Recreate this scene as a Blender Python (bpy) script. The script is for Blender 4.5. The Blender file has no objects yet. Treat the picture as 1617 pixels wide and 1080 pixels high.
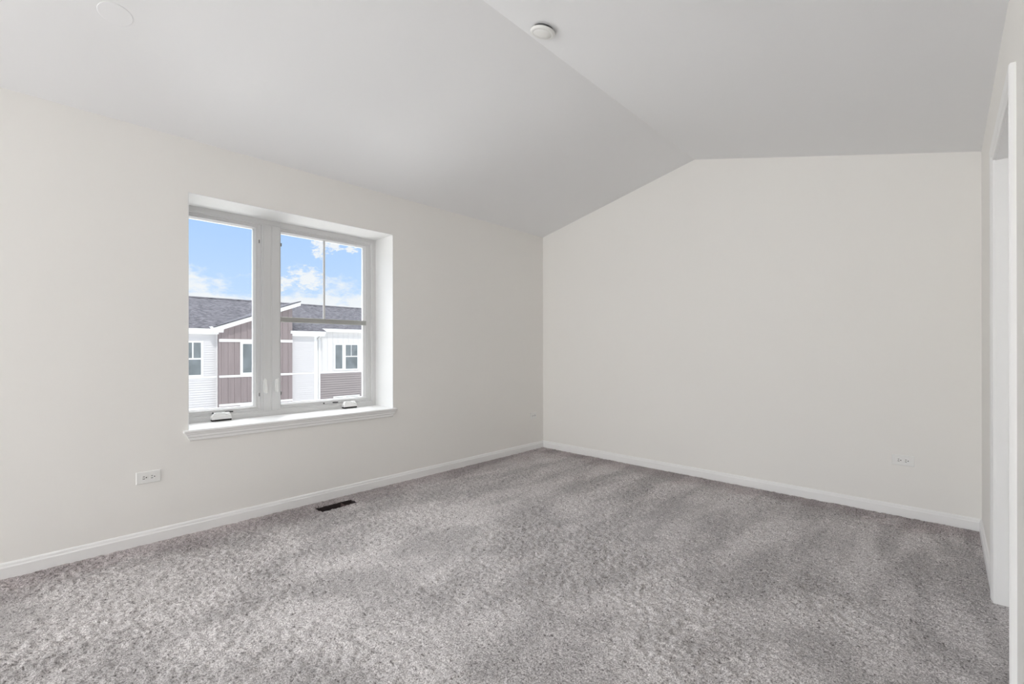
import bpy, bmesh, math, random
import numpy as np
from mathutils import Vector, Matrix
random.seed(4); rng = np.random.default_rng(7)
S = bpy.context.scene
COL = S.collection

# ------------------------------------------------------------------ camera
cam_d = bpy.data.cameras.new('camera'); cam = bpy.data.objects.new('camera', cam_d); COL.objects.link(cam)
fw = Vector((-0.69180562, 0.7220834, 0.00073697)); ri = Vector((0.72208271, 0.69180599, -0.00101625)); up = ri.cross(fw)
cam.matrix_world = Matrix(((ri.x, up.x, -fw.x, 0), (ri.y, up.y, -fw.y, 0), (ri.z, up.z, -fw.z, 1.17), (0, 0, 0, 1)))
cam_d.sensor_width = 36; cam_d.lens = 714.4333 / 1617 * 36; cam_d.shift_y = 11.16 / 1617; cam_d.clip_start = 0.02; cam_d.clip_end = 300
S.camera = cam
S.view_settings.view_transform = 'Standard'; S.view_settings.look = 'None'
S.view_settings.gamma = 1; S.view_settings.use_curve_mapping = False
S.view_settings.exposure = 0.0
S.cycles.max_bounces = 16; S.cycles.diffuse_bounces = 12; S.cycles.transparent_max_bounces = 16

# ------------------------------------------------------------------ node helper
class NT:
    def __init__(s, tree): s.t = tree; s.n = tree.nodes; s.l = tree.links
    def node(s, kind, **kw):
        n = s.n.new(kind)
        for k, v in kw.items():
            if hasattr(n, k): setattr(n, k, v)
        return n
    def set(s, n, **kw):
        for k, v in kw.items(): n.inputs[k.replace('_', ' ')].default_value = v
        return n
    def link(s, a, b): s.l.new(a, b)
    def math(s, op, a, b=None, clamp=False):
        n = s.n.new('ShaderNodeMath'); n.operation = op; n.use_clamp = clamp
        for i, v in enumerate((a, b)):
            if v is None: continue
            if isinstance(v, (int, float)): n.inputs[i].default_value = v
            else: s.link(v, n.inputs[i])
        return n.outputs[0]
    def maprange(s, v, a, b, c=0.0, d=1.0, smooth=True):
        n = s.n.new('ShaderNodeMapRange')
        if smooth: n.interpolation_type = 'SMOOTHSTEP'
        s.link(v, n.inputs[0])
        for i, x in enumerate((a, b, c, d)): n.inputs[i + 1].default_value = x
        return n.outputs[0]
    def mix(s, fac, a, b, blend='MIX'):
        n = s.n.new('ShaderNodeMix'); n.data_type = 'RGBA'; n.blend_type = blend
        for inp, v in ((n.inputs[0], fac), (n.inputs[6], a), (n.inputs[7], b)):
            if isinstance(v, (int, float)): inp.default_value = v
            elif isinstance(v, tuple): inp.default_value = v if len(v) == 4 else (*v, 1)
            else: s.link(v, inp)
        return n.outputs[2]

# ------------------------------------------------------------------ world: blue sky, cloud bank near the horizon, a few puffs
SKY = 1.0; HIGH = 8.5
w = bpy.data.worlds.new('sky'); S.world = w; w.use_nodes = True
W = NT(w.node_tree); W.n.clear()
tc = W.node('ShaderNodeTexCoord'); sep = W.node('ShaderNodeSeparateXYZ'); W.link(tc.outputs['Generated'], sep.inputs[0])
nz = W.node('ShaderNodeTexNoise'); mp = W.node('ShaderNodeMapping'); mp.inputs['Scale'].default_value = (1, 1, 2.2)
W.link(tc.outputs['Generated'], mp.inputs[0]); W.link(mp.outputs[0], nz.inputs['Vector'])
W.set(nz, Scale=9.0, Detail=7.0, Roughness=0.6)
n2 = W.node('ShaderNodeTexNoise'); W.link(mp.outputs[0], n2.inputs['Vector']); W.set(n2, Scale=38.0, Detail=5.0, Roughness=0.6)
n3 = W.node('ShaderNodeTexNoise'); W.link(mp.outputs[0], n3.inputs['Vector']); W.set(n3, Scale=75.0, Detail=6.0, Roughness=0.65)
z = sep.outputs[2]; noise = W.math('ADD', W.math('MULTIPLY', nz.outputs[0], 0.7), W.math('MULTIPLY', n2.outputs[0], 0.3))
zz = W.math('SUBTRACT', z, W.math('MULTIPLY', W.math('SUBTRACT', noise, 0.5), 0.34))
bank = W.maprange(zz, 0.150, 0.092)
def puff(d, r, rough):
    dv = W.node('ShaderNodeVectorMath', operation='SUBTRACT'); W.link(tc.outputs['Generated'], dv.inputs[0]); dv.inputs[1].default_value = d
    sc = W.node('ShaderNodeVectorMath', operation='MULTIPLY'); W.link(dv.outputs[0], sc.inputs[0]); sc.inputs[1].default_value = (1, 1, 1.5)
    ln = W.node('ShaderNodeVectorMath', operation='LENGTH'); W.link(sc.outputs[0], ln.inputs[0])
    v = W.math('ADD', W.math('DIVIDE', ln.outputs['Value'], r), W.math('MULTIPLY', W.math('SUBTRACT', n3.outputs[0], 0.5), rough * 2.2))
    return W.maprange(v, 1.25, 0.35)
cl = bank
for d, r, ro in (((-0.8975, 0.3875, 0.2106), 0.018, 2.2), ((-0.888, 0.409, 0.2082), 0.014, 2.6), ((-0.9021, 0.3857, 0.1933), 0.013, 2.4),
                 ((-0.9185, 0.370, 0.1400), 0.034, 1.6), ((-0.937, 0.326, 0.1300), 0.022, 2.0), ((-0.8744, 0.4397, 0.2053), 0.010, 2.4)):
    cl = W.math('MAXIMUM', cl, puff(d, r, ro))
blue = W.mix(W.maprange(z, 0.10, 0.30, smooth=False), (0.58, 0.78, 1.05), (0.395, 0.635, 1.05))
skyc = W.mix(cl, blue, (0.93, 0.965, 1.0))
skyc = W.mix(W.maprange(z, 0.0, -0.03), skyc, (0.35, 0.35, 0.33))
# unseen fill brightness added to the sky, above the blue band
skyc = W.mix(W.maprange(z, 0.27, 0.50), skyc, (0.97, 0.985, 1.0))
bg = W.node('ShaderNodeBackground'); W.link(skyc, bg.inputs[0]); hi = W.math('MULTIPLY', W.maprange(z, 0.27, 0.50), W.maprange(sep.outputs[0], 0.15, -0.45))   # brightest beyond the houses
W.link(W.math('ADD', SKY, W.math('MULTIPLY', hi, HIGH - SKY)), bg.inputs[1])
wo = W.node('ShaderNodeOutputWorld'); W.link(bg.outputs[0], wo.inputs[0])

# ------------------------------------------------------------------ sun on the houses opposite, added fill lamps for the room
sun_d = bpy.data.lights.new('sun', 'SUN'); sun_d.energy = 1.5; sun_d.angle = math.radians(1.5); sun_d.color = (1, 0.965, 0.92)
sun = bpy.data.objects.new('sun', sun_d); COL.objects.link(sun)
sun.rotation_euler = Vector((-0.62, 0.12, -0.72)).to_track_quat('-Z', 'Y').to_euler()
sun.location = (30, -5, 30)
def area(name, loc, direction, sx, sy, e, col):
    d = bpy.data.lights.new(name, 'AREA'); d.shape = 'RECTANGLE'; d.size = sx; d.size_y = sy; d.energy = e; d.color = col
    o = bpy.data.objects.new(name, d); COL.objects.link(o); o.location = loc
    o.rotation_euler = Vector(direction).to_track_quat('-Z', 'Z').to_euler(); return o
area('fill_rear_window', (-2.72, -4.62, 1.35), (0.20, 1, 0.12), 1.3, 1.6, 127, (1.0, 1.0, 1.0))  # added fill lamp outside the invented rear window
area('fill_below_window', (-5.3, 1.4, -0.9), (0.62, 0, 0.78), 3.0, 1.6, 100, (1.0, 0.995, 0.99))  # added fill lamp below the sill, standing in for ground bounce
area('fill_side_window', (-3.72, -2.85, 1.45), (1, 0.35, 0.10), 2.2, 1.5, 50, (1.0, 0.99, 0.98))  # added fill lamp in the recess of the invented side window

# ------------------------------------------------------------------ materials
def mat(name, col, rough=0.6, spec=0.35, noise=0.0, nscale=30, bump=0.0, bscale=200, metal=0.0):
    m = bpy.data.materials.new(name); m.use_nodes = True; t = NT(m.node_tree)
    b = t.n['Principled BSDF']; b.inputs['Roughness'].default_value = rough; b.inputs['Specular IOR Level'].default_value = spec
    b.inputs['Metallic'].default_value = metal
    tcn = t.node('ShaderNodeTexCoord'); nn = t.node('ShaderNodeTexNoise'); t.link(tcn.outputs['Object'], nn.inputs['Vector'])
    t.set(nn, Scale=float(nscale), Detail=3.0)
    k = max(noise, 0.004)
    c = t.mix(nn.outputs[0], tuple(x * (1 - k) for x in col), tuple(min(1, x * (1 + k)) for x in col))
    t.link(c, b.inputs['Base Color'])
    if bump:
        n3 = t.node('ShaderNodeTexNoise'); t.link(tcn.outputs['Object'], n3.inputs['Vector']); t.set(n3, Scale=float(bscale), Detail=2.0)
        bp = t.node('ShaderNodeBump'); t.set(bp, Strength=bump, Distance=0.001); t.link(n3.outputs[0], bp.inputs['Height']); t.link(bp.outputs[0], b.inputs['Normal'])
    return m
M = {}
M['wall'] = mat('wall_paint', (0.855, 0.842, 0.814), 0.75, 0.25, bump=0.15, bscale=260)
M['ceil'] = mat('ceiling_paint', (0.845, 0.85, 0.858), 0.9, 0.1, bump=0.15, bscale=260)
M['trim'] = mat('trim_paint', (0.88, 0.88, 0.875), 0.4, 0.4)
M['reveal'] = mat('reveal_paint', (0.82, 0.82, 0.81), 0.7, 0.25)
M['vinyl'] = mat('window_vinyl', (0.70, 0.70, 0.70), 0.45, 0.4)
M['grille'] = mat('grille_vinyl', (0.40, 0.40, 0.38), 0.45, 0.4)
M['plastic'] = mat('outlet_plastic', (0.84, 0.84, 0.825), 0.35, 0.5)
M['lock'] = mat('lock_plastic', (0.88, 0.88, 0.87), 0.35, 0.5)
M['dark'] = mat('dark_slot', (0.02, 0.02, 0.02), 0.6)
M['smoke_w'] = mat('detector_plastic', (0.80, 0.80, 0.78), 0.45, 0.4)
M['smoke_d'] = mat('detector_gap', (0.10, 0.10, 0.10), 0.7)
M['keeper'] = mat('grey_metal_keeper', (0.22, 0.22, 0.22), 0.5)
M['duct'] = mat('duct_metal', (0.045, 0.035, 0.035), 0.6, 0.3, noise=0.3, nscale=12)
M['rust'] = mat('duct_liner', (0.10, 0.07, 0.07), 0.8, 0.2, noise=0.3, nscale=12)
M['black'] = mat('flat_black', (0.03, 0.03, 0.03), 0.6)
def glass(name, dark=0.0, refl=0.05, tint=(0.98, 0.985, 0.985)):
    m = bpy.data.materials.new(name); m.use_nodes = True; t = NT(m.node_tree); t.n.clear()
    o = t.node('ShaderNodeOutputMaterial'); tr = t.node('ShaderNodeBsdfTransparent'); tr.inputs[0].default_value = (*tint, 1)
    g = t.node('ShaderNodeBsdfGlossy'); g.inputs['Roughness'].default_value = 0.02
    fr = t.node('ShaderNodeFresnel'); fr.inputs[0].default_value = 1.3
    mx = t.node('ShaderNodeMixShader'); t.link(t.math('MULTIPLY', fr.outputs[0], 0.7), mx.inputs[0]); t.link(tr.outputs[0], mx.inputs[1]); t.link(g.outputs[0], mx.inputs[2])
    t.link(mx.outputs[0], o.inputs[0]); return m
M['glass'] = glass('clear_window_glass')

# carpet
def carpet():
    m = bpy.data.materials.new('cut_pile_carpet'); m.use_nodes = True; t = NT(m.node_tree)
    b = t.n['Principled BSDF']; b.inputs['Roughness'].default_value = 1.0; b.inputs['Specular IOR Level'].default_value = 0.05
    b.inputs['Sheen Weight'].default_value = 0.15; b.inputs['Sheen Roughness'].default_value = 0.5
    tcn = t.node('ShaderNodeTexCoord'); P = tcn.outputs['Object']
    def nz(sc, det=2.0, rough=0.5, scale3=None, dist=0.0):
        n = t.node('ShaderNodeTexNoise'); t.set(n, Scale=float(sc), Detail=det, Roughness=rough, Distortion=dist)
        if scale3:
            mpn = t.node('ShaderNodeMapping'); mpn.inputs['Scale'].default_value = scale3; t.link(P, mpn.inputs[0]); t.link(mpn.outputs[0], n.inputs['Vector'])
        else: t.link(P, n.inputs['Vector'])
        return n.outputs[0]
    fine = nz(210, 2.0, 0.6)
    speck = nz(105, 2.0, 0.6)
    base = t.mix(t.maprange(fine, 0.34, 0.66), (0.265, 0.247, 0.246), (0.725, 0.697, 0.692))
    base = t.mix(t.maprange(speck, 0.56, 0.70), base, (0.13, 0.115, 0.115))
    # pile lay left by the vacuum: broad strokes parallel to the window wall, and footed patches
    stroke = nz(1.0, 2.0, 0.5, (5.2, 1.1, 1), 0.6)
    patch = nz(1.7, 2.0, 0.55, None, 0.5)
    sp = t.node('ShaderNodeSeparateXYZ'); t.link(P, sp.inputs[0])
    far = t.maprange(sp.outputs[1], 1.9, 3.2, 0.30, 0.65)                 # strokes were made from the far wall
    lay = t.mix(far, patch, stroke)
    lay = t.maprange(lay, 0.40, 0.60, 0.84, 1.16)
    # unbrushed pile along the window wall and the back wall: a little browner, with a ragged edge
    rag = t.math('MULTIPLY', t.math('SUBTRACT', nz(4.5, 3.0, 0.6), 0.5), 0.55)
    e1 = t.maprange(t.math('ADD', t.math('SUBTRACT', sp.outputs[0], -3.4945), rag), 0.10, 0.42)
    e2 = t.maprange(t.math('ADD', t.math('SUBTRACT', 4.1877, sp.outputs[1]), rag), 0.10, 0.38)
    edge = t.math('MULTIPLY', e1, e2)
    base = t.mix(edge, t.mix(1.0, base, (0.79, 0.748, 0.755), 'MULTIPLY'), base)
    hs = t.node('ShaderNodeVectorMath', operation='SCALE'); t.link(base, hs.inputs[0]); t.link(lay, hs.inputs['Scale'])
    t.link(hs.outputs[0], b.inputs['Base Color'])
    bp = t.node('ShaderNodeBump'); t.set(bp, Strength=0.8, Distance=0.003); t.link(fine, bp.inputs['Height']); t.link(bp.outputs[0], b.inputs['Normal'])
    return m
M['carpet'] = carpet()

# exterior
def siding(name, c, step, axis, depth=0.35, tone=0.10, rough=0.7):
    m = bpy.data.materials.new(name); m.use_nodes = True; t = NT(m.node_tree)
    b = t.n['Principled BSDF']; b.inputs['Roughness'].default_value = rough; b.inputs['Specular IOR Level'].default_value = 0.2
    tcn = t.node('ShaderNodeTexCoord')
    n = t.node('ShaderNodeTexNoise'); mpn = t.node('ShaderNodeMapping'); t.link(tcn.outputs['Object'], mpn.inputs[0])
    mpn.inputs['Scale'].default_value = (1, 6, 0.6) if axis == 1 else (1, 0.4, 5)
    t.link(mpn.outputs[0], n.inputs['Vector']); t.set(n, Scale=1.2, Detail=3.0)
    col = t.mix(n.outputs[0], tuple(x * (1 - tone) for x in c), tuple(min(1, x * (1 + tone)) for x in c))
    t.link(col, b.inputs['Base Color']); return m
M['white_siding'] = siding('white_lap_siding', (0.70, 0.69, 0.70), 0.1, 2, tone=0.02)
M['bb_white'] = siding('white_board_and_batten', (0.73, 0.72, 0.72), 0.3, 1, tone=0.02)
M['bb_dark'] = siding('brown_grey_board_and_batten', (0.30, 0.255, 0.258), 0.2, 1, tone=0.16)
M['dark_siding'] = siding('brown_grey_lap_siding', (0.36, 0.325, 0.325), 0.1, 2, tone=0.08)
M['ext_white'] = mat('white_exterior_trim', (0.86, 0.86, 0.86), 0.6, 0.2)
M['ext_glass'] = mat('dark_house_glass', (0.19, 0.215, 0.23), 0.12, 0.5, noise=0.5, nscale=2.2)
M['ext_blind'] = mat('pale_house_glass', (0.52, 0.56, 0.55), 0.2, 0.5, noise=0.1, nscale=3)
M['pale_ground'] = mat('pale_concrete_court', (0.52, 0.52, 0.505), 0.9, 0.1, noise=0.3, nscale=2)
def shingles():
    m = bpy.data.materials.new('asphalt_shingles'); m.use_nodes = True; t = NT(m.node_tree)
    b = t.n['Principled BSDF']; b.inputs['Roughness'].default_value = 0.95; b.inputs['Specular IOR Level'].default_value = 0.1
    tcn = t.node('ShaderNodeTexCoord'); mpn = t.node('ShaderNodeMapping'); mpn.inputs['Scale'].default_value = (2.6, 1.3, 2.6); t.link(tcn.outputs['Object'], mpn.inputs[0])
    n = t.node('ShaderNodeTexNoise'); t.link(mpn.outputs[0], n.inputs['Vector']); t.set(n, Scale=4.0, Detail=6.0, Roughness=0.7)
    c = t.mix(t.maprange(n.outputs[0], 0.36, 0.64), (0.042, 0.042, 0.051), (0.135, 0.133, 0.153)); t.link(c, b.inputs['Base Color'])
    return m
M['shingle'] = shingles()

# ------------------------------------------------------------------ mesh helpers
def obj(name, bm, m, parent=None, bevel=0.0, smooth=False, seg=2):
    me = bpy.data.meshes.new(name); bmesh.ops.recalc_face_normals(bm, faces=bm.faces); bm.to_mesh(me); bm.free()
    ms = m if isinstance(m, (list, tuple)) else [m]
    for q in ms: me.materials.append(q)
    o = bpy.data.objects.new(name, me); COL.objects.link(o)
    if parent is not None: o.parent = parent
    if smooth:
        for p in me.polygons: p.use_smooth = True
    if bevel:
        b = o.modifiers.new('bevel', 'BEVEL'); b.width = bevel; b.segments = seg; b.limit_method = 'ANGLE'; b.angle_limit = math.radians(40)
    return o
def bx(bm, x0, x1, y0, y1, z0, z1):
    x0, x1 = sorted((x0, x1)); y0, y1 = sorted((y0, y1)); z0, z1 = sorted((z0, z1))
    v = [bm.verts.new((x, y, z)) for x in (x0, x1) for y in (y0, y1) for z in (z0, z1)]
    for f in ((0, 1, 3, 2), (4, 6, 7, 5), (0, 4, 5, 1), (2, 3, 7, 6), (0, 2, 6, 4), (1, 5, 7, 3)): bm.faces.new([v[i] for i in f])
def prism(bm, pts, axis, a, b):
    """extrude a polygon along an axis; pts are the two other coordinates in order"""
    def P(p, t):
        return {0: (t, p[0], p[1]), 1: (p[0], t, p[1]), 2: (p[0], p[1], t)}[axis]
    va = [bm.verts.new(P(p, a)) for p in pts]; vb = [bm.verts.new(P(p, b)) for p in pts]
    bm.faces.new(va); bm.faces.new(vb[::-1]); n = len(pts)
    for i in range(n): bm.faces.new((va[i], vb[i], vb[(i + 1) % n], va[(i + 1) % n]))
def lathe(bm, prof, n=64, M4=Matrix()):
    rings = []
    for r, h in prof:
        rings.append([bm.verts.new(M4 @ Vector((r * math.cos(2 * math.pi * k / n), r * math.sin(2 * math.pi * k / n), h))) for k in range(n)])
    for a, b in zip(rings[:-1], rings[1:]):
        for k in range(n): bm.faces.new((a[k], a[(k + 1) % n], b[(k + 1) % n], b[k]))
    bm.faces.new(rings[0]); bm.faces.new(rings[-1][::-1])
def NB(): return bmesh.new()
def struct(o): o['kind'] = 'structure'; return o
def empty(name, loc): 
    o = bpy.data.objects.new(name, None); COL.objects.link(o); o.location = loc; o.empty_display_size = 0.1; return o
def tag(o, label, cat, group=None):
    o['label'] = label; o['category'] = cat
    if group: o['group'] = group
    return o

# ------------------------------------------------------------------ room measures (metres)
XL, XR, YB, YF = -3.4945, 0.168, 4.1877, -4.4
HL, HR, RX, RZ = 2.5154, 2.4391, -1.6734, 2.9220
WT = 0.42                                              # thick outer wall with the deep window recess
WY0, WY1, WZ0, WZ1 = 0.655, 2.1425, 0.658, 2.1775      # recess
XF = -3.7893                                           # room face of the window frame
DY0, DY1, DZ = 2.272, 3.050, 2.043                     # doorway in the right wall

# left wall, with the window opening
bm = NB(); xo = XL - WT; yo, y1 = YF - 0.15, YB + 0.15
QY0, QY1, QZ0, QZ1 = -4.05, -1.7, 0.60, 2.25       # unseen window added for fill light, behind the camera
bx(bm, xo, XL, yo, QY0, -0.2, HL); bx(bm, xo, XL, QY1, WY0, -0.2, HL); bx(bm, xo, XL, QY0, QY1, -0.2, QZ0); bx(bm, xo, XL, QY0, QY1, QZ1, HL); bx(bm, xo, XL, WY1, y1, -0.2, HL)
bx(bm, xo, XL, WY0, WY1, -0.2, WZ0 - 0.012); bx(bm, xo, XL, WY0, WY1, WZ1, HL)
struct(obj('wall_left', bm, M['wall']))
# painted drywall return of the recess: two cheeks and a head
bm = NB(); t_ = 0.004
bx(bm, XF - 0.03, XL + 0.0005, WY0, WY0 + t_, WZ0, WZ1); bx(bm, XF - 0.03, XL + 0.0005, WY1 - t_, WY1, WZ0, WZ1)
bx(bm, XF - 0.03, XL + 0.0005, WY0 + t_, WY1 - t_, WZ1 - t_, WZ1)
struct(obj('trim_1', bm, M['reveal']))
# back wall (gable)
bm = NB(); prism(bm, [(XL, -0.2), (XR, -0.2), (XR, HR), (RX, RZ), (XL, HL)], 1, YB, YB + 0.15)
struct(obj('wall_back', bm, M['wall']))
# rear wall with an opening added for fill light
bm = NB(); rx0, rx1, rz0, rz1 = -3.42, -2.02, 0.45, 2.2
bx(bm, XL, rx0, YF - 0.15, YF, -0.2, HL); bx(bm, rx1, XR, YF - 0.15, YF, -0.2, HR)
bx(bm, rx0, rx1, YF - 0.15, YF, -0.2, rz0)
prism(bm, [(rx0, rz1), (rx1, rz1), (rx1, HR), (XR, HR), (RX, RZ), (XL, HL), (rx0, HL)], 1, YF - 0.15, YF)
struct(obj('wall_rear', bm, M['wall']))
# right wall with doorway
bm = NB(); xw = XR + 0.13
bx(bm, XR, xw, YF - 0.15, DY0, -0.2, HR); bx(bm, XR, xw, DY1, YB + 0.15, -0.2, HR); bx(bm, XR, xw, DY0, DY1, DZ, HR)
struct(obj('wall_right', bm, M['wall']))
# ceiling: two slopes
bm = NB(); th = 0.2
sl = (RZ - HL) / (RX - XL); sr = (RZ - HR) / (XR - RX)
xa, xb = xo, xw + 0.05
prism(bm, [(xa, HL - sl * (XL - xa)), (RX, RZ), (RX, RZ + th), (xa, HL - sl * (XL - xa) + th)], 1, YF - 0.15, YB + 0.15)
prism(bm, [(RX, RZ), (xb, HR - sr * (xb - XR)), (xb, HR - sr * (xb - XR) + th), (RX, RZ + th)], 1, YF - 0.15, YB + 0.15)
struct(obj('ceiling', bm, M['ceil']))

# floor: carpet with real tuft relief; a hole is left where the open duct is
VX0, VX1, VY0, VY1 = -3.384, -3.259, 1.412, 1.697
def blur(a, s):
    f = np.fft.rfft2(a); ky = np.fft.fftfreq(a.shape[0])[:, None]; kx = np.fft.rfftfreq(a.shape[1])[None, :]
    return np.fft.irfft2(f * np.exp(-2 * (np.pi * s) ** 2 * (kx ** 2 + ky ** 2)), s=a.shape)
def build_floor():
    st = 0.006; xs = np.arange(XL - 0.004, XR + 0.008, st); ys = np.arange(-0.35, YB + 0.006, st)
    X, Y = np.meshgrid(xs, ys); h = rng.standard_normal(X.shape)
    a = blur(h, 1.0); a /= a.std(); b = blur(rng.standard_normal(X.shape), 1.7); b /= b.std(); c = blur(rng.standard_normal(X.shape), 9); c /= c.std()
    mod = blur(rng.standard_normal(X.shape), 30); mod = 1 + 0.30 * mod / mod.std()
    damp = np.clip(np.minimum(np.minimum(X - XL, XR - X), YB - Y) / 0.035, 0.35, 1)
    Z = np.clip((0.0022 * a + 0.0022 * b) * mod, -0.009, 0.007) * damp + 0.0003 * c - 0.002 - 0.003 * (1 - damp)
    ex = np.maximum(np.maximum(VX0 - X, X - VX1), np.maximum(VY0 - Y, Y - VY1))      # sink towards the duct
    Z = Z - 0.010 * np.clip(1 - ex / 0.012, 0, 1)
    nx, ny = len(xs), len(ys)
    co = np.stack([X, Y, Z], -1).reshape(-1, 3)
    i, j = np.meshgrid(np.arange(nx - 1), np.arange(ny - 1)); k = (j * nx + i)
    cx = (xs[:-1] + st / 2)[None, :]; cy = (ys[:-1] + st / 2)[:, None]
    keep = ~((cx > VX0) & (cx < VX1) & (cy > VY0) & (cy < VY1))
    dx = (cx > XR - 0.0) & (cy < 0)                                                    # nothing
    k = k[keep]; F = np.stack([k, k + 1, k + nx + 1, k + nx], -1)
    nv = len(co)
    extra = np.array([[XL - 0.004, YF - 0.1, -0.002], [XR + 0.01, YF - 0.1, -0.002], [XR + 0.01, -0.34, -0.002], [XL - 0.004, -0.34, -0.002],
                      [XR, DY0 - 0.01, -0.003], [XR + 0.14, DY0 - 0.01, -0.003], [XR + 0.14, DY1 + 0.01, -0.003], [XR, DY1 + 0.01, -0.003]])
    co = np.vstack([co, extra]); F = np.vstack([F, [[nv, nv + 1, nv + 2, nv + 3]], [[nv + 4, nv + 5, nv + 6, nv + 7]]]).astype(np.int32)
    me = bpy.data.meshes.new('floor'); me.vertices.add(len(co)); me.vertices.foreach_set('co', co.astype(np.float32).ravel())
    me.loops.add(F.size); me.loops.foreach_set('vertex_index', F.ravel()); me.polygons.add(len(F))
    me.polygons.foreach_set('loop_start', np.arange(0, F.size, 4, dtype=np.int32)); me.polygons.foreach_set('loop_total', np.full(len(F), 4, np.int32))
    me.update(calc_edges=True); me.validate(); me.polygons.foreach_set('use_smooth', np.ones(len(F), bool))
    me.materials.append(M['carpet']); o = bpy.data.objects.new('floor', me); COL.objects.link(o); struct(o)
build_floor()

# baseboards: flat board with an eased, stepped top
BH, BT = 0.0765, 0.013
def bb_profile(bm, axis, a, b, face, out):
    """face: wall plane coordinate; out: +1/-1 direction into the room"""
    pr = [(0, -0.01), (BT, -0.01), (BT, 0.052), (BT * 0.72, 0.058), (BT * 0.62, 0.068), (BT * 0.35, 0.0745), (0, BH)]
    pts = [(face + out * p, q) for p, q in pr]; prism(bm, pts, axis, a, b)
bm = NB(); bb_profile(bm, 1, YF, YB, XL, 1); struct(obj('baseboard_left', bm, M['trim']))
bm = NB(); bb_profile(bm, 0, XL, XR, YB, -1)
struct(obj('baseboard_back', bm, M['trim']))
bm = NB(); bb_profile(bm, 1, DY1 + 0.07, YB, XR, -1); bb_profile(bm, 1, YF, DY0 - 0.057, XR, -1); struct(obj('baseboard_right', bm, M['trim']))
bm = NB(); bb_profile(bm, 0, XL, XR, YF, 1); struct(obj('baseboard_rear', bm, M['trim']))

# doorway: jambs, casing, closed slab on the far side
bm = NB(); jt = 0.018
bx(bm, XR - 0.001, xw + 0.001, DY0 - 0.001, DY0 + 0.005, -0.01, DZ); bx(bm, XR - 0.001, xw + 0.001, DY1 - 0.005, DY1 + 0.001, -0.01, DZ)
bx(bm, XR - 0.001, xw + 0.001, DY0 + 0.005, DY1 - 0.005, DZ - 0.005, DZ + 0.001)
dj = struct(obj('trim_2', bm, M['trim']))
def casing():
    bm = NB(); CW = 0.066
    # profile across the casing width: q distance from the opening, p protrusion
    pr = [(0, 0), (0, 0.009), (0.004, 0.011), (0.018, 0.0115), (0.024, 0.015), (0.052, 0.017), (CW - 0.004, 0.017), (CW, 0.013), (CW, 0)]
    a, b, zt = DY0 - 0.0, DY1 + 0.0, DZ
    paths = []
    for q, p in pr:
        paths.append([(XR - p, a - q, -0.01), (XR - p, a - q, zt + q), (XR - p, b + q, zt + q), (XR - p, b + q, -0.01)])
    V = [[bm.verts.new(c) for c in path] for path in paths]
    for u, v in zip(V[:-1], V[1:]):
        for k in range(3): bm.faces.new((u[k], u[k + 1], v[k + 1], v[k]))
    u, v = V[-1], V[0]
    for k in range(3): bm.faces.new((u[k], u[k + 1], v[k + 1], v[k]))
    bm.faces.new([r[0] for r in V]); bm.faces.new([r[3] for r in V][::-1])
    return obj('trim_3', bm, M['trim'])
struct(casing())
bm = NB(); bx(bm, XR + 0.080, XR + 0.115, DY0 + 0.006, DY1 - 0.006, 0.004, DZ - 0.006)
door = struct(obj('door_1', bm, M['trim']))
for za, zb in ((0.25, 0.95), (1.10, 1.90)):
    bm = NB(); ya, yb = DY0 + 0.13, DY1 - 0.13
    bx(bm, XR + 0.074, XR + 0.081, ya, yb, za, zb)
    obj('door_panel', bm, M['trim'], door, bevel=0.005)
bm = NB(); R_ = Matrix.Translation((XR + 0.08, DY0 + 0.07, 0.92)) @ Matrix.Rotation(-math.pi / 2, 4, 'Y')
lathe(bm, [(0.026, 0), (0.026, 0.004), (0.011, 0.006), (0.010, 0.022), (0.022, 0.030), (0.026, 0.042), (0.020, 0.052), (0.006, 0.055)], 32, R_)
obj('door_handle', bm, mat('satin_nickel', (0.55, 0.54, 0.52), 0.3, 0.5, metal=1.0), door, smooth=True)

# rear window added behind the camera so fill light can enter
bm = NB()
for a, b, c, d in ((rx0, rx1, rz0, rz0 + 0.06), (rx0, rx1, rz1 - 0.06, rz1), (rx0, rx0 + 0.05, rz0 + 0.06, rz1 - 0.06), (rx1 - 0.05, rx1, rz0 + 0.06, rz1 - 0.06), (-2.75, -2.69, rz0 + 0.06, rz1 - 0.06)):
    bx(bm, a, b, YF - 0.12, YF - 0.06, c, d)
w2 = struct(obj('fill_window_rear', bm, M['vinyl']))
bm = NB(); bx(bm, rx0 + 0.05, rx1 - 0.05, YF - 0.095, YF - 0.090, rz0 + 0.06, rz1 - 0.06); obj('pane', bm, M['glass'], w2)

bm = NB()  # side window added behind the camera to carry fill light
for a, b, c, d in ((QY0, QY1, QZ0, QZ0 + 0.06), (QY0, QY1, QZ1 - 0.06, QZ1), (QY0, QY0 + 0.05, QZ0 + 0.06, QZ1 - 0.06), (QY1 - 0.05, QY1, QZ0 + 0.06, QZ1 - 0.06), (-2.91, -2.84, QZ0 + 0.06, QZ1 - 0.06)):
    bx(bm, XF - 0.07, XF, a, b, c, d)
w3 = struct(obj('fill_window_side', bm, M['vinyl']))
bm = NB(); bx(bm, XF - 0.040, XF - 0.035, QY0 + 0.05, QY1 - 0.05, QZ0 + 0.06, QZ1 - 0.06); obj('pane', bm, M['glass'], w3)

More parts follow.
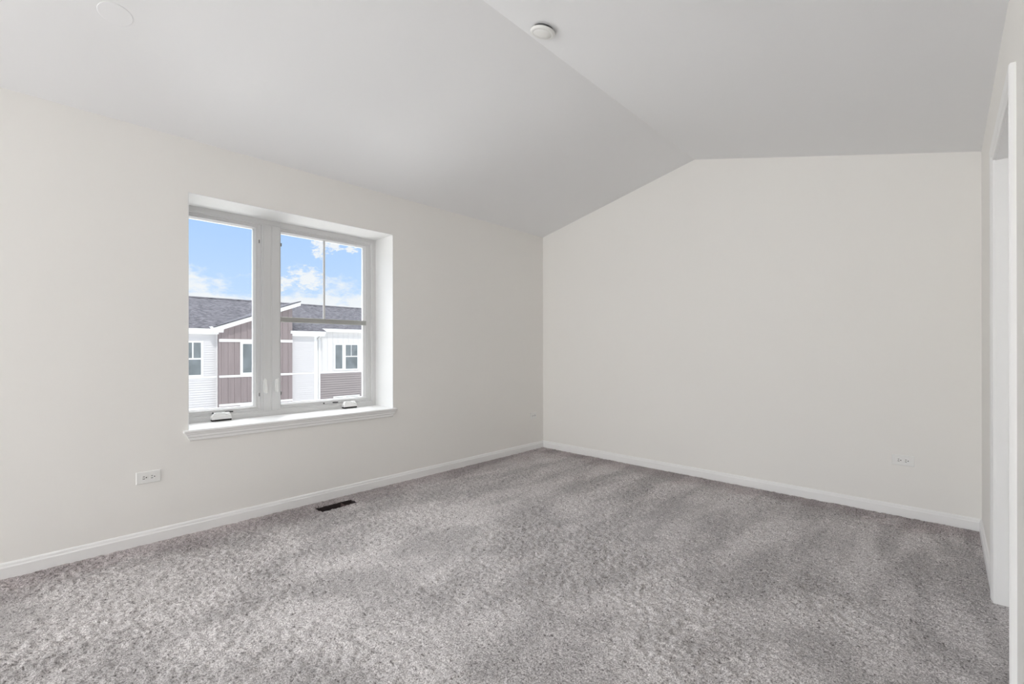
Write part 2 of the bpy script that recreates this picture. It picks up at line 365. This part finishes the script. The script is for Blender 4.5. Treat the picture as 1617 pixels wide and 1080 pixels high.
# ------------------------------------------------------------------ window 1
win = struct(empty('window_1', (XF, (WY0 + WY1) / 2, WZ0)))
wp = Vector(win.location)
def wobj(name, bm, m, parent=None, **kw):
    o = obj(name, bm, m, parent or win, **kw)
    if parent is None: o.matrix_parent_inverse = Matrix.Translation(-wp)     # parts are modelled in room coordinates
    return o
MY0, MY1 = 1.180, 1.315
FB = 0.044
def ring(bm, y0, y1, z0, z1, prof, x):
    """mitred frame; prof = list of (inset from the outer edge, depth outward from x)"""
    V = [[bm.verts.new((x - d, yy, zz)) for yy, zz in ((y0 + q, z0 + q), (y1 - q, z0 + q), (y1 - q, z1 - q), (y0 + q, z1 - q))] for q, d in prof]
    n = len(V)
    for i in range(n):
        u, v = V[i], V[(i + 1) % n]
        for k in range(4): bm.faces.new((u[k], u[(k + 1) % 4], v[(k + 1) % 4], v[k]))
iy0, iy1, iz0, iz1 = WY0 + 0.004, WY1 - 0.004, WZ0, WZ1 - 0.004
bm = NB(); ring(bm, iy0, iy1, iz0, iz1, [(0, 0), (FB - 0.010, 0), (FB - 0.008, 0.004), (FB, 0.005), (FB, 0.10), (0, 0.10)], XF)
wobj('window_frame', bm, M['vinyl'])
bm = NB()
# mullion between the casements: three shallow steps
zc0, zc1 = iz0 + FB - 0.001, iz1 - FB + 0.001
prism(bm, [(XF - 0.10, MY0), (XF - 0.006, MY0), (XF - 0.004, MY0 + 0.004), (XF - 0.004, MY0 + 0.012), (XF, MY0 + 0.014), (XF, MY0 + 0.064), (XF - 0.003, MY0 + 0.066), (XF - 0.003, MY0 + 0.070),
           (XF, MY0 + 0.072), (XF, MY1 - 0.012), (XF - 0.004, MY1 - 0.010), (XF - 0.006, MY1), (XF - 0.10, MY1)], 2, zc0, zc1)
wobj('mullion', bm, M['vinyl'])
def sash(y0, y1, left, right, grille):
    za, zb = iz0 + FB, iz1 - FB; fx = XF - 0.018
    bm = NB()
    def rr(q0, d):  # ring corners with unequal stiles
        return [bm.verts.new((fx - d, yy, zz)) for yy, zz in ((y0 + left * q0, za + 0.042 * q0), (y1 - right * q0, za + 0.042 * q0), (y1 - right * q0, zb - 0.034 * q0), (y0 + left * q0, zb - 0.034 * q0))]
    V = [rr(0.0, 0), rr(0.42, 0), rr(0.50, 0.004), rr(0.60, 0.004), rr(0.64, 0.0), rr(0.70, 0.0), rr(1.0, 0.022), rr(1.0, 0.05), rr(0.0, 0.05)]
    n = len(V)
    for i in range(n):
        u, v = V[i], V[(i + 1) % n]
        for k in range(4): bm.faces.new((u[k], u[(k + 1) % 4], v[(k + 1) % 4], v[k]))
    s = wobj('casement_sash', bm, M['vinyl'])
    bm = NB(); bx(bm, fx - 0.030, fx - 0.034, y0 + left * .98, y1 - right * .98, za + 0.041, zb - 0.033)
    wobj('pane', bm, M['glass'], s)
    if grille:
        ya, yb = y0 + left, y1 - right
        bm = NB(); bx(bm, fx - 0.024, fx + 0.004, y0 + 0.001, y1 - 0.040, 1.390, 1.430); wobj('sash_rail', bm, M['grille'], s, bevel=0.003)
        bm = NB(); bx(bm, fx - 0.028, fx - 0.010, 1.669, 1.684, 1.432, zb - 0.033); wobj('muntin', bm, M['vinyl'], s, bevel=0.003)
    for zz in (2.001, 0.825):
        yk = (y1 - 0.014) if not grille else (y0 + 0.010)
        bm = NB(); bx(bm, fx - 0.004, fx + 0.008, yk - 0.003, yk + 0.003, zz - 0.013, zz + 0.013); wobj('lock_keeper', bm, M['keeper'], s, bevel=0.002)
    return s
sash(iy0 + FB, MY0, 0.012, 0.050, False)
sash(MY1, iy1 - FB, 0.010, 0.058, True)

def lock_handle(y, flip):
    bm = NB(); x = XF + 0.001
    # escutcheon
    n = 20; pts = []
    for k in range(n):
        a = 2 * math.pi * k / n; c, s_ = math.cos(a), math.sin(a)
        pts.append((y + 0.013 * c, 0.890 + (0.040 if s_ > 0 else -0.040) + 0.013 * s_))
    prism(bm, pts, 0, x - 0.001, x + 0.007)
    e = wobj('casement_lock', bm, M['lock'], bevel=0.002)
    bm = NB()   # lever, slanting up from its pivot
    f = flip
    prof = [(y - 0.006, 0.925), (y + 0.006, 0.928), (y + 0.011 + 0.003 * f, 0.875), (y + 0.010 + 0.004 * f, 0.838), (y + 0.002, 0.832), (y - 0.006, 0.845)]
    prism(bm, prof, 0, x + 0.009, x + 0.018)
    bx(bm, x + 0.005, x + 0.010, y - 0.005, y + 0.005, 0.890, 0.915)
    bx(bm, x + 0.014, x + 0.022, y - 0.006 * f - 0.003, y - 0.006 * f + 0.003, 0.915, 0.950)
    wobj('lock_lever', bm, M['lock'], e, bevel=0.002)
lock_handle(1.202, 1); lock_handle(1.285, -1)
def operator(y0, y1, pins):
    bm = NB(); x = XF
    zb_, zt = 0.671, 0.716
    # low housing with sloping ends, leaning back
    V = [(x, y0), (x + 0.034, y0)]
    base = [bm.verts.new(c) for c in ((x - 0.001, y0, zb_), (x + 0.042, y0 + 0.003, zb_), (x + 0.042, y1 - 0.003, zb_), (x - 0.001, y1, zb_))]
    mid = [bm.verts.new(c) for c in ((x - 0.001, y0 + 0.004, zb_ + 0.022), (x + 0.036, y0 + 0.007, zb_ + 0.022), (x + 0.036, y1 - 0.007, zb_ + 0.022), (x - 0.001, y1 - 0.004, zb_ + 0.022))]
    top = [bm.verts.new(c) for c in ((x - 0.001, y0 + 0.022, zt), (x + 0.018, y0 + 0.026, zt), (x + 0.018, y1 - 0.014, zt), (x - 0.001, y1 - 0.010, zt))]
    for u, v in ((base, mid), (mid, top)):
        for k in range(4): bm.faces.new((u[k], u[(k + 1) % 4], v[(k + 1) % 4], v[k]))
    bm.faces.new(base[::-1]); bm.faces.new(top)
    o = wobj('crank_operator', bm, M['lock'], bevel=0.004)
    # folded crank handle lying across the housing
    bm = NB(); n = 14; A = []
    for k in range(n + 1):
        t = k / n; yy = y0 + 0.030 + t * (y1 - y0 - 0.050); zz = 0.717 - 0.020 * t + 0.006 * math.sin(t * math.pi); xx = x + 0.026 + 0.016 * t
        A.append((xx, yy, zz, 0.006 + 0.003 * (t > 0.75)))
    prev = None
    for xx, yy, zz, r in A:
        ringv = [bm.verts.new((xx + r * math.cos(a), yy, zz + r * 0.8 * math.sin(a))) for a in [2 * math.pi * q / 10 for q in range(10)]]
        if prev:
            for q in range(10): bm.faces.new((prev[q], prev[(q + 1) % 10], ringv[(q + 1) % 10], ringv[q]))
        else: bm.faces.new(ringv)
        prev = ringv
    bm.faces.new(prev[::-1]); wobj('crank_handle', bm, M['lock'], o, smooth=True)
    bm = NB(); bx(bm, x - 0.001, x + 0.037, y0 + 0.006, y1 - 0.006, WZ0 + 0.001, zb_ + 0.001); wobj('gap_strip', bm, M['black'], o)  # black strip paints in the shaded gap under the housing
    for a, b in pins:
        bm = NB(); bx(bm, x - 0.004, x + 0.010, a, b, 0.7125, 0.7205); wobj('screen_clip', bm, M['black'], bevel=0.002)
operator(0.838, 0.972, ((0.851, 0.861), (0.934, 0.984)))
operator(1.812, 1.943, ((1.653, 1.663), (1.735, 1.780)))

# stool and apron under the window
SX = XL + 0.034
bm = NB()
prism(bm, [(XF - 0.005, WZ0), (XF - 0.005, WZ0 - 0.018), (XL - 0.0, WZ0 - 0.018), (XL - 0.0, WZ0)], 1, WY0 + 0.0005, WY1 - 0.0005)
prism(bm, [(XL - 0.0, WZ0), (XL - 0.0, WZ0 - 0.018), (SX - 0.004, WZ0 - 0.018), (SX, WZ0 - 0.013), (SX, WZ0 - 0.005), (SX - 0.005, WZ0)], 1, WY0 - 0.026, WY1 + 0.024)
o = wobj('window_sill', bm, M['trim'])
bm = NB()
ap = [(0.0, 0), (0.024, 0), (0.024, -0.010), (0.019, -0.014), (0.019, -0.028), (0.013, -0.034), (0.012, -0.050), (0.008, -0.054), (0, -0.054)]
zt = WZ0 - 0.018; ya, yb = WY0 - 0.020, WY1 + 0.018
V0, V1 = [], []
for p, q in ap:
    sh = (-q) * 0.55
    V0.append(bm.verts.new((XL + p, ya + sh, zt + q))); V1.append(bm.verts.new((XL + p, yb - sh, zt + q)))
n = len(ap)
for k in range(n): bm.faces.new((V0[k], V0[(k + 1) % n], V1[(k + 1) % n], V1[k]))
bm.faces.new(V0[::-1]); bm.faces.new(V1)
wobj('sill_apron', bm, M['trim'])

# ------------------------------------------------------------------ outlets (local frame: x along the wall, y out of the wall, z up)
def outlet(name_loc, rotz, w, h, label):
    r = empty('wall_outlet', name_loc); r.rotation_euler = (0, 0, rotz); tag(r, label, 'outlet')
    bm = NB(); b = 0.003
    lo = [(-w / 2, 0), (w / 2, 0), (w / 2, h), (-w / 2, h)]
    V = [[bm.verts.new((x_, d, z_)) for x_, z_ in [(-w / 2 + q, q), (w / 2 - q, q), (w / 2 - q, h - q), (-w / 2 + q, h - q)]] for q, d in ((0, -0.001), (0, 0.002), (0.0035, 0.0055))]
    for u, v in zip(V[:-1], V[1:]):
        for k in range(4): bm.faces.new((u[k], u[(k + 1) % 4], v[(k + 1) % 4], v[k]))
    bm.faces.new(V[-1]); bm.faces.new(V[0][::-1])
    obj('cover_plate', bm, M['plastic'], r)
    for s in (-1, 1):
        cx = s * 0.0195; bm = NB(); pts = []
        for k in range(28):
            a = 2 * math.pi * k / 28; px = 0.0172 * math.cos(a); pz = 0.0172 * math.sin(a); px = max(-0.0140, min(0.0140, px))
            pts.append((cx + px, h / 2 + pz))
        prism(bm, pts, 1, 0.004, 0.0075); f = obj('receptacle_face', bm, M['plastic'], r, bevel=0.0008)
        for dz, L in ((0.0063, 0.0040), (-0.0063, 0.0050)):
            bm = NB(); bx(bm, cx + SGN * 0.0035 - L, cx + SGN * 0.0035 + L, 0.0070, 0.0079, h / 2 + dz - 0.0017, h / 2 + dz + 0.0017); obj('slot', bm, M['dark'], f)
        bm = NB(); pts = [(cx - SGN * 0.0085 + 0.0032 * math.cos(a), h / 2 + 0.0032 * math.sin(a)) for a in [2 * math.pi * k / 14 for k in range(14)]]
        prism(bm, pts, 1, 0.0070, 0.0078); obj('ground_hole', bm, M['dark'], f)
    bm = NB(); pts = [(0.0025 * math.cos(a), h / 2 + 0.0025 * math.sin(a)) for a in [2 * math.pi * k / 14 for k in range(14)]]
    prism(bm, pts, 1, 0.005, 0.0065); obj('screw', bm, M['plastic'], r)
    return r
SGN = 1     # slots left, ground hole right, as seen from the room
outlet((XL, 0.4565, 0.361), -math.pi / 2, 0.119, 0.074, 'white duplex outlet on window wall, below and left of the window')
outlet((XL, 4.010, 0.357), -math.pi / 2, 0.110, 0.074, 'small white outlet near the far corner on the window wall')
outlet((-0.2165, YB, 0.3525), math.pi, 0.121, 0.073, 'white duplex outlet low on the right part of back wall')

# ------------------------------------------------------------------ ceiling devices
def slope_frame(x, y, z, dzdx):
    nrm = Vector((dzdx, 0, -1)).normalized()          # pointing into the room
    q = nrm.to_track_quat('Z', 'Y'); return Matrix.Translation((x, y, z)) @ q.to_matrix().to_4x4()
dx_, dy_ = -1.556, 1.870
sd = empty('smoke_detector', (0, 0, 0)); sd.matrix_world = slope_frame(dx_, dy_, RZ - sr * (dx_ - RX), -sr)
tag(sd, 'round white smoke detector on the ceiling just right of the ridge', 'smoke detector')
bm = NB(); lathe(bm, [(0.052, -0.002), (0.052, 0.014), (0.050, 0.0145)], 48); obj('mounting_base', bm, M['smoke_d'], sd, smooth=False)
bm = NB(); lathe(bm, [(0.060, 0.014), (0.0665, 0.0155), (0.068, 0.019), (0.0665, 0.023), (0.060, 0.0265), (0.052, 0.0285), (0.051, 0.0278), (0.049, 0.0278), (0.048, 0.029), (0.020, 0.0305), (0.001, 0.031)], 64)
obj('cover', bm, M['smoke_w'], sd, smooth=True)
cp = empty('ceiling_cover_plate', (0, 0, 0)); px_, py_ = -2.712, 0.237
cp.matrix_world = slope_frame(px_, py_, HL + sl * (px_ - XL), sl)
tag(cp, 'faint round flush cover plate on the left ceiling slope above the window', 'cover plate')
bm = NB(); lathe(bm, [(0.062, -0.001), (0.062, 0.0008), (0.0605, 0.0018), (0.001, 0.002)], 64); obj('plate', bm, M['ceil'], cp, smooth=False)

# ------------------------------------------------------------------ open floor duct
fv = empty('floor_vent', ((VX0 + VX1) / 2, (VY0 + VY1) / 2, -0.12)); tag(fv, 'dark open floor duct cut into the carpet beneath the window', 'floor vent')
vl = Matrix.Translation(-Vector(fv.location))
def vobj(n, bm, m): o = obj(n, bm, m, fv); o.matrix_parent_inverse = vl; return o
bm = NB(); e = 0.008
a0, a1, b0, b1 = VX0 - 0.002, VX1 + 0.002, VY0 - 0.002, VY1 + 0.002
bx(bm, a0 - 0.003, a0, b0, b1, -0.12, -0.012); bx(bm, a1, a1 + 0.003, b0, b1, -0.12, -0.012)
bx(bm, a0, a1, b0 - 0.003, b0, -0.12, -0.012); bx(bm, a0, a1, b1, b1 + 0.003, -0.12, -0.012); bx(bm, a0 - 0.003, a1 + 0.003, b0 - 0.003, b1 + 0.003, -0.123, -0.12)
vobj('duct_box', bm, M['duct'])
bm = NB(); bx(bm, a0 + 0.001, a1 - 0.001, b1 - 0.085, b1 - 0.080, -0.06, -0.02); bx(bm, a0 + 0.001, a1 - 0.001, b1 - 0.080, b1 - 0.002, -0.045, -0.040)
vobj('damper_flap', bm, M['rust'])

# ------------------------------------------------------------------ houses opposite
hs = empty('townhouse_row', (-24, 7, -4.5)); tag(hs, 'row of white and brown-grey sided townhouses with grey shingle roofs outside the window', 'house')
hl = Matrix.Translation(-Vector(hs.location))
def hobj(name, bm, m, parent=None, **kw):
    o = obj(name, bm, m, parent or hs, **kw)
    if parent is None: o.matrix_parent_inverse = hl
    return o
G = -4.5
def lap(bm, X, y0, y1, z0, z1, step=0.105, out=0.038):
    n = int(round((z1 - z0) / step)); st = (z1 - z0) / n
    bx(bm, X - 0.25, X, y0, y1, z0, z1)
    for k in range(n):
        za = z0 + k * st
        prism(bm, [(X - 0.001, za), (X + out, za), (X + 0.003, za + st), (X - 0.001, za + st)], 1, y0, y1)
def batten(bm, X, y0, y1, z0, ztop, step, wd=0.045, out=0.03):
    k = y0 + step / 2
    while k < y1: 
        bx(bm, X - 0.001, X + out, k - wd / 2, k + wd / 2, z0, ztop(k)); k += step
XA, XBay, XC = -24.0, -23.72, -24.4
def sc(X, y, z): k = X / -24.0; return y * k, 1.17 + (z - 1.17) * k
# left white unit
bm = NB(); lap(bm, XA, -4.0, 5.66, G, 1.90); hobj('wall_siding', bm, M['white_siding'])
# dark bay with mono-pitch roof
y0, _ = sc(XBay, 5.672, 0); y1, zr = sc(XBay, 8.893, 3.27); slp = 0.380
zl = zr - slp * (y1 - y0)
bm = NB(); prism(bm, [(y0, G), (y1, G), (y1, zr), (y0, zl)], 0, -27.5, XBay)
batten(bm, XBay, y0, y1, G, lambda k: zl + slp * (k - y0), 0.262, 0.06)
hobj('bay_wall', bm, M['bb_dark'])
# shed roof: shingled slab and white rake board
XRk = XBay + 0.33
ya_, za_ = sc(XRk, 5.50, 2.183); yb_, zb_ = sc(XRk, 9.312, 3.63); rs = (zb_ - za_) / (yb_ - ya_)
bm = NB(); prism(bm, [(ya_ - 0.05, za_ - 0.01), (yb_, zb_), (yb_, zb_ + 0.04), (ya_ - 0.05, za_ + 0.03)], 0, -27.6, XRk + 0.03); hobj('bay_roof', bm, M['shingle'])
bm = NB(); prism(bm, [(ya_, za_ - 0.21), (yb_, zb_ - 0.17), (yb_, zb_), (ya_, za_)], 0, XRk - 0.03, XRk); 
prism(bm, [(ya_, za_ - 0.21), (yb_, zb_ - 0.19), (yb_, zb_ - 0.17), (ya_, za_ - 0.19)], 0, XBay - 0.02, XRk - 0.02)
hobj('rake_board', bm, M['ext_white'])
bm = NB(); prism(bm, [(ya_ - 0.12, za_ + 0.05), (ya_, za_ + 0.02), (ya_, za_ - 0.21), (ya_ - 0.05, za_ - 0.16)], 0, XRk - 2.0, XRk - 0.02); hobj('gutter', bm, M['ext_white'])
# gutters: fascia + K profile
def gutter(X, y0, y1, zt, zb, soff):
    bm = NB(); g = X + 0.36
    prism(bm, [(g - 0.12, zt - 0.01), (g - 0.12, zb), (g - 0.04, zb), (g - 0.025, zb + 0.05), (g, zt - 0.05), (g, zt)], 1, y0, y1)
    prism(bm, [(X, soff), (g - 0.10, soff), (g - 0.10, zb + 0.03), (X, zb + 0.03)], 1, y0, y1 - 0.05 if y1 < 6 else y1)
    hobj('gutter', bm, M['ext_white'])
ga, gb = sc(XA + 0.36, 5.865, 2.125)
gutter(XA, -4.2, ga, gb, gb - 0.165, gb - 0.245)
gc, _ = sc(XA + 0.36, 8.83, 0); gd, _ = sc(XA + 0.36, 10.62, 0); ge = gb + 0.005
gutter(XA, gc, gd, ge, ge - 0.14, ge - 0.25)
gf, gg = sc(XC + 0.36, 10.45, 2.295)
gutter(XC, gf, 44.2, gg, gg - 0.14, gg - 0.17)
# main roof
rX, rZ = -29.0, 1.17 + (3.505 - 1.17) * 29 / 24
ex, ez = XA + 0.34, gb + 0.02; m_ = (rZ - ez) / (ex - rX)
bm = NB()
prism(bm, [(ex, ez), (rX, rZ), (2 * rX - ex, ez), (rX, rZ - 0.15), (ex, ez - 0.05)], 1, -4.4, y0)
exb = XBay - 0.6
prism(bm, [(exb, ez + m_ * (ex - exb)), (rX, rZ), (2 * rX - ex, ez), (rX, rZ - 0.15), (exb, ez + m_ * (ex - exb) - 0.05)], 1, y0, y1)
prism(bm, [(ex, ez), (rX, rZ), (2 * rX - ex, ez), (rX, rZ - 0.15), (ex, ez - 0.05)], 1, y1, gd + 0.02)
ex2 = XC + 0.34
prism(bm, [(ex2, ez + m_ * (ex - ex2)), (rX, rZ), (2 * rX - ex, ez), (rX, rZ - 0.15), (ex2, ez + m_ * (ex - ex2) - 0.05)], 1, gd + 0.02, 44.4)
hobj('roof', bm, M['shingle'])
bm = NB(); prism(bm, [(rX + 0.16, rZ - 0.04), (rX, rZ + 0.035), (rX - 0.16, rZ - 0.04), (rX, rZ - 0.02)], 1, -4.4, 44.4); hobj('ridge_cap', bm, M['shingle'])
# body behind the fronts so the block is solid
bm = NB(); bx(bm, -33.6, -24.7, -4.0, 44.0, G, 1.9); prism(bm, [(-24.7, 1.9), (-29, rZ - 0.25), (-33.6, 1.9)], 1, -4.0, 44.0); hobj('house_body', bm, M['white_siding'])
# right: white lap strip, corner board, downspout
bm = NB(); lap(bm, XA, 8.6, 9.99, G, 1.90); hobj('wall_siding', bm, M['white_siding'])
bm = NB(); bx(bm, XA - 0.4, XA + 0.03, 9.99, 10.13, G, 1.87); hobj('corner_board', bm, M['ext_white'])
bm = NB(); bx(bm, XC, XC + 0.03, 10.29, 10.44, G, 2.14); hobj('corner_board', bm, M['ext_white'])
bm = NB(); bx(bm, XC + 0.03, XC + 0.11, 10.36, 10.44, -3.2, 1.75); prism(bm, [(XA + 0.34, ge - 0.12), (XA + 0.26, ge - 0.14), (XC + 0.03, 1.75), (XC + 0.11, 1.72)], 1, 10.28, 10.36)
hobj('downspout', bm, M['ext_white'])
# white board and batten above dark lap siding
yL, zM = sc(XC, 10.20, -0.075)
bm = NB(); bx(bm, XC - 0.25, XC, yL, 44.0, zM, 2.16); batten(bm, XC, 10.45, 44.0, zM + 0.03, lambda k: 2.15, 0.30, 0.04, 0.018); hobj('wall_batten', bm, M['bb_white'])
bm = NB(); lap(bm, XC, yL, 44.0, G, zM, 0.125, 0.045); hobj('wall_siding', bm, M['dark_siding'])
bm = NB(); bx(bm, XC, XC + 0.05, 10.44, 44.0, zM - 0.03, zM + 0.06); hobj('belt_board', bm, M['ext_white'])
# belts on the bay and the white units
def belt(X, y0, y1, z0, z1, out=0.045):
    a, c = sc(X, 0, z0); b, d = sc(X, 0, z1); bm = NB(); bx(bm, X - 0.001, X + out, y0, y1, c, d); hobj('belt_board', bm, M['ext_white'])
belt(XBay, y0, y1, 1.534, 1.661); belt(XBay, y0, y1, -0.115, -0.013); belt(XBay, y0, y1, -1.439, -1.335)
belt(XA, -4, 5.60, -0.115, -0.010); belt(XA, 8.85, 9.99, -0.100, -0.010)
bm = NB(); bx(bm, XA - 0.02, XA + 0.035, 5.56, 5.66, G, 1.88); hobj('corner_board', bm, M['ext_white'])
# windows: (plane, glass rects, outer frame, rails, muntins)
def hwin(X, frame, panes, gm='ext_glass'):
    (fy0, fy1, fz0, fz1) = frame
    a0, c0 = sc(X, fy0, fz0); a1, c1 = sc(X, fy1, fz1)
    bm = NB(); ys = sorted({fy0, fy1}); f = 0.05
    # build frame as boxes around panes: scan a grid
    gy = sorted(set([fy0, fy1] + [v for p in panes for v in p[:2]])); gz = sorted(set([fz0, fz1] + [v for p in panes for v in p[2:]]))
    for i in range(len(gy) - 1):
        for j in range(len(gz) - 1):
            cy, cz = (gy[i] + gy[i + 1]) / 2, (gz[j] + gz[j + 1]) / 2
            if any(p[0] < cy < p[1] and p[2] < cz < p[3] for p in panes): continue
            q0, r0 = sc(X, gy[i], gz[j]); q1, r1 = sc(X, gy[i + 1], gz[j + 1]); bx(bm, X - 0.05, X + f, q0, q1, r0, r1)
    w_ = hobj('window', bm, M['ext_white'])
    for p in panes:
        q0, r0 = sc(X, p[0], p[2]); q1, r1 = sc(X, p[1], p[3]); bm = NB(); bx(bm, X - 0.04, X + 0.040, q0, q1, r0, r1); hobj('pane', bm, M[gm], w_)
hwin(XA, (4.28, 5.06, -0.01, 1.56), [(4.36, 4.64, 0.80, 1.486), (4.69, 4.97, 0.80, 1.486), (4.36, 4.97, 0.053, 0.735)])
hwin(XA, (4.28, 5.06, -3.0, -1.40), [(4.36, 4.64, -2.2, -1.49), (4.69, 4.97, -2.2, -1.49), (4.36, 4.97, -2.93, -2.26)], 'ext_glass')
hwin(XBay, (6.53, 7.14, -0.013, 1.54), [(6.633, 7.038, 0.081, 1.443)])
hwin(XBay, (6.53, 7.14, -3.0, -1.335), [(6.633, 7.038, -2.9, -1.52)])
hwin(XC, (11.05, 12.48, 0.03, 1.50), [(11.12, 11.513, 0.126, 1.424), (11.704, 12.02, 0.82, 1.428), (12.045, 12.397, 0.82, 1.428), (11.704, 12.397, 0.10, 0.765)])
hwin(XC, (11.01, 12.53, -3.0, -1.37), [(11.09, 11.55, -2.9, -1.43), (11.72, 12.43, -2.9, -1.43)], 'ext_blind')
# unseen ground between the houses, coloured pale to bounce light
bm = NB(); bx(bm, -120, 60, -90, 90, G - 0.3, G); gr = struct(obj('ground', bm, M['pale_ground']))
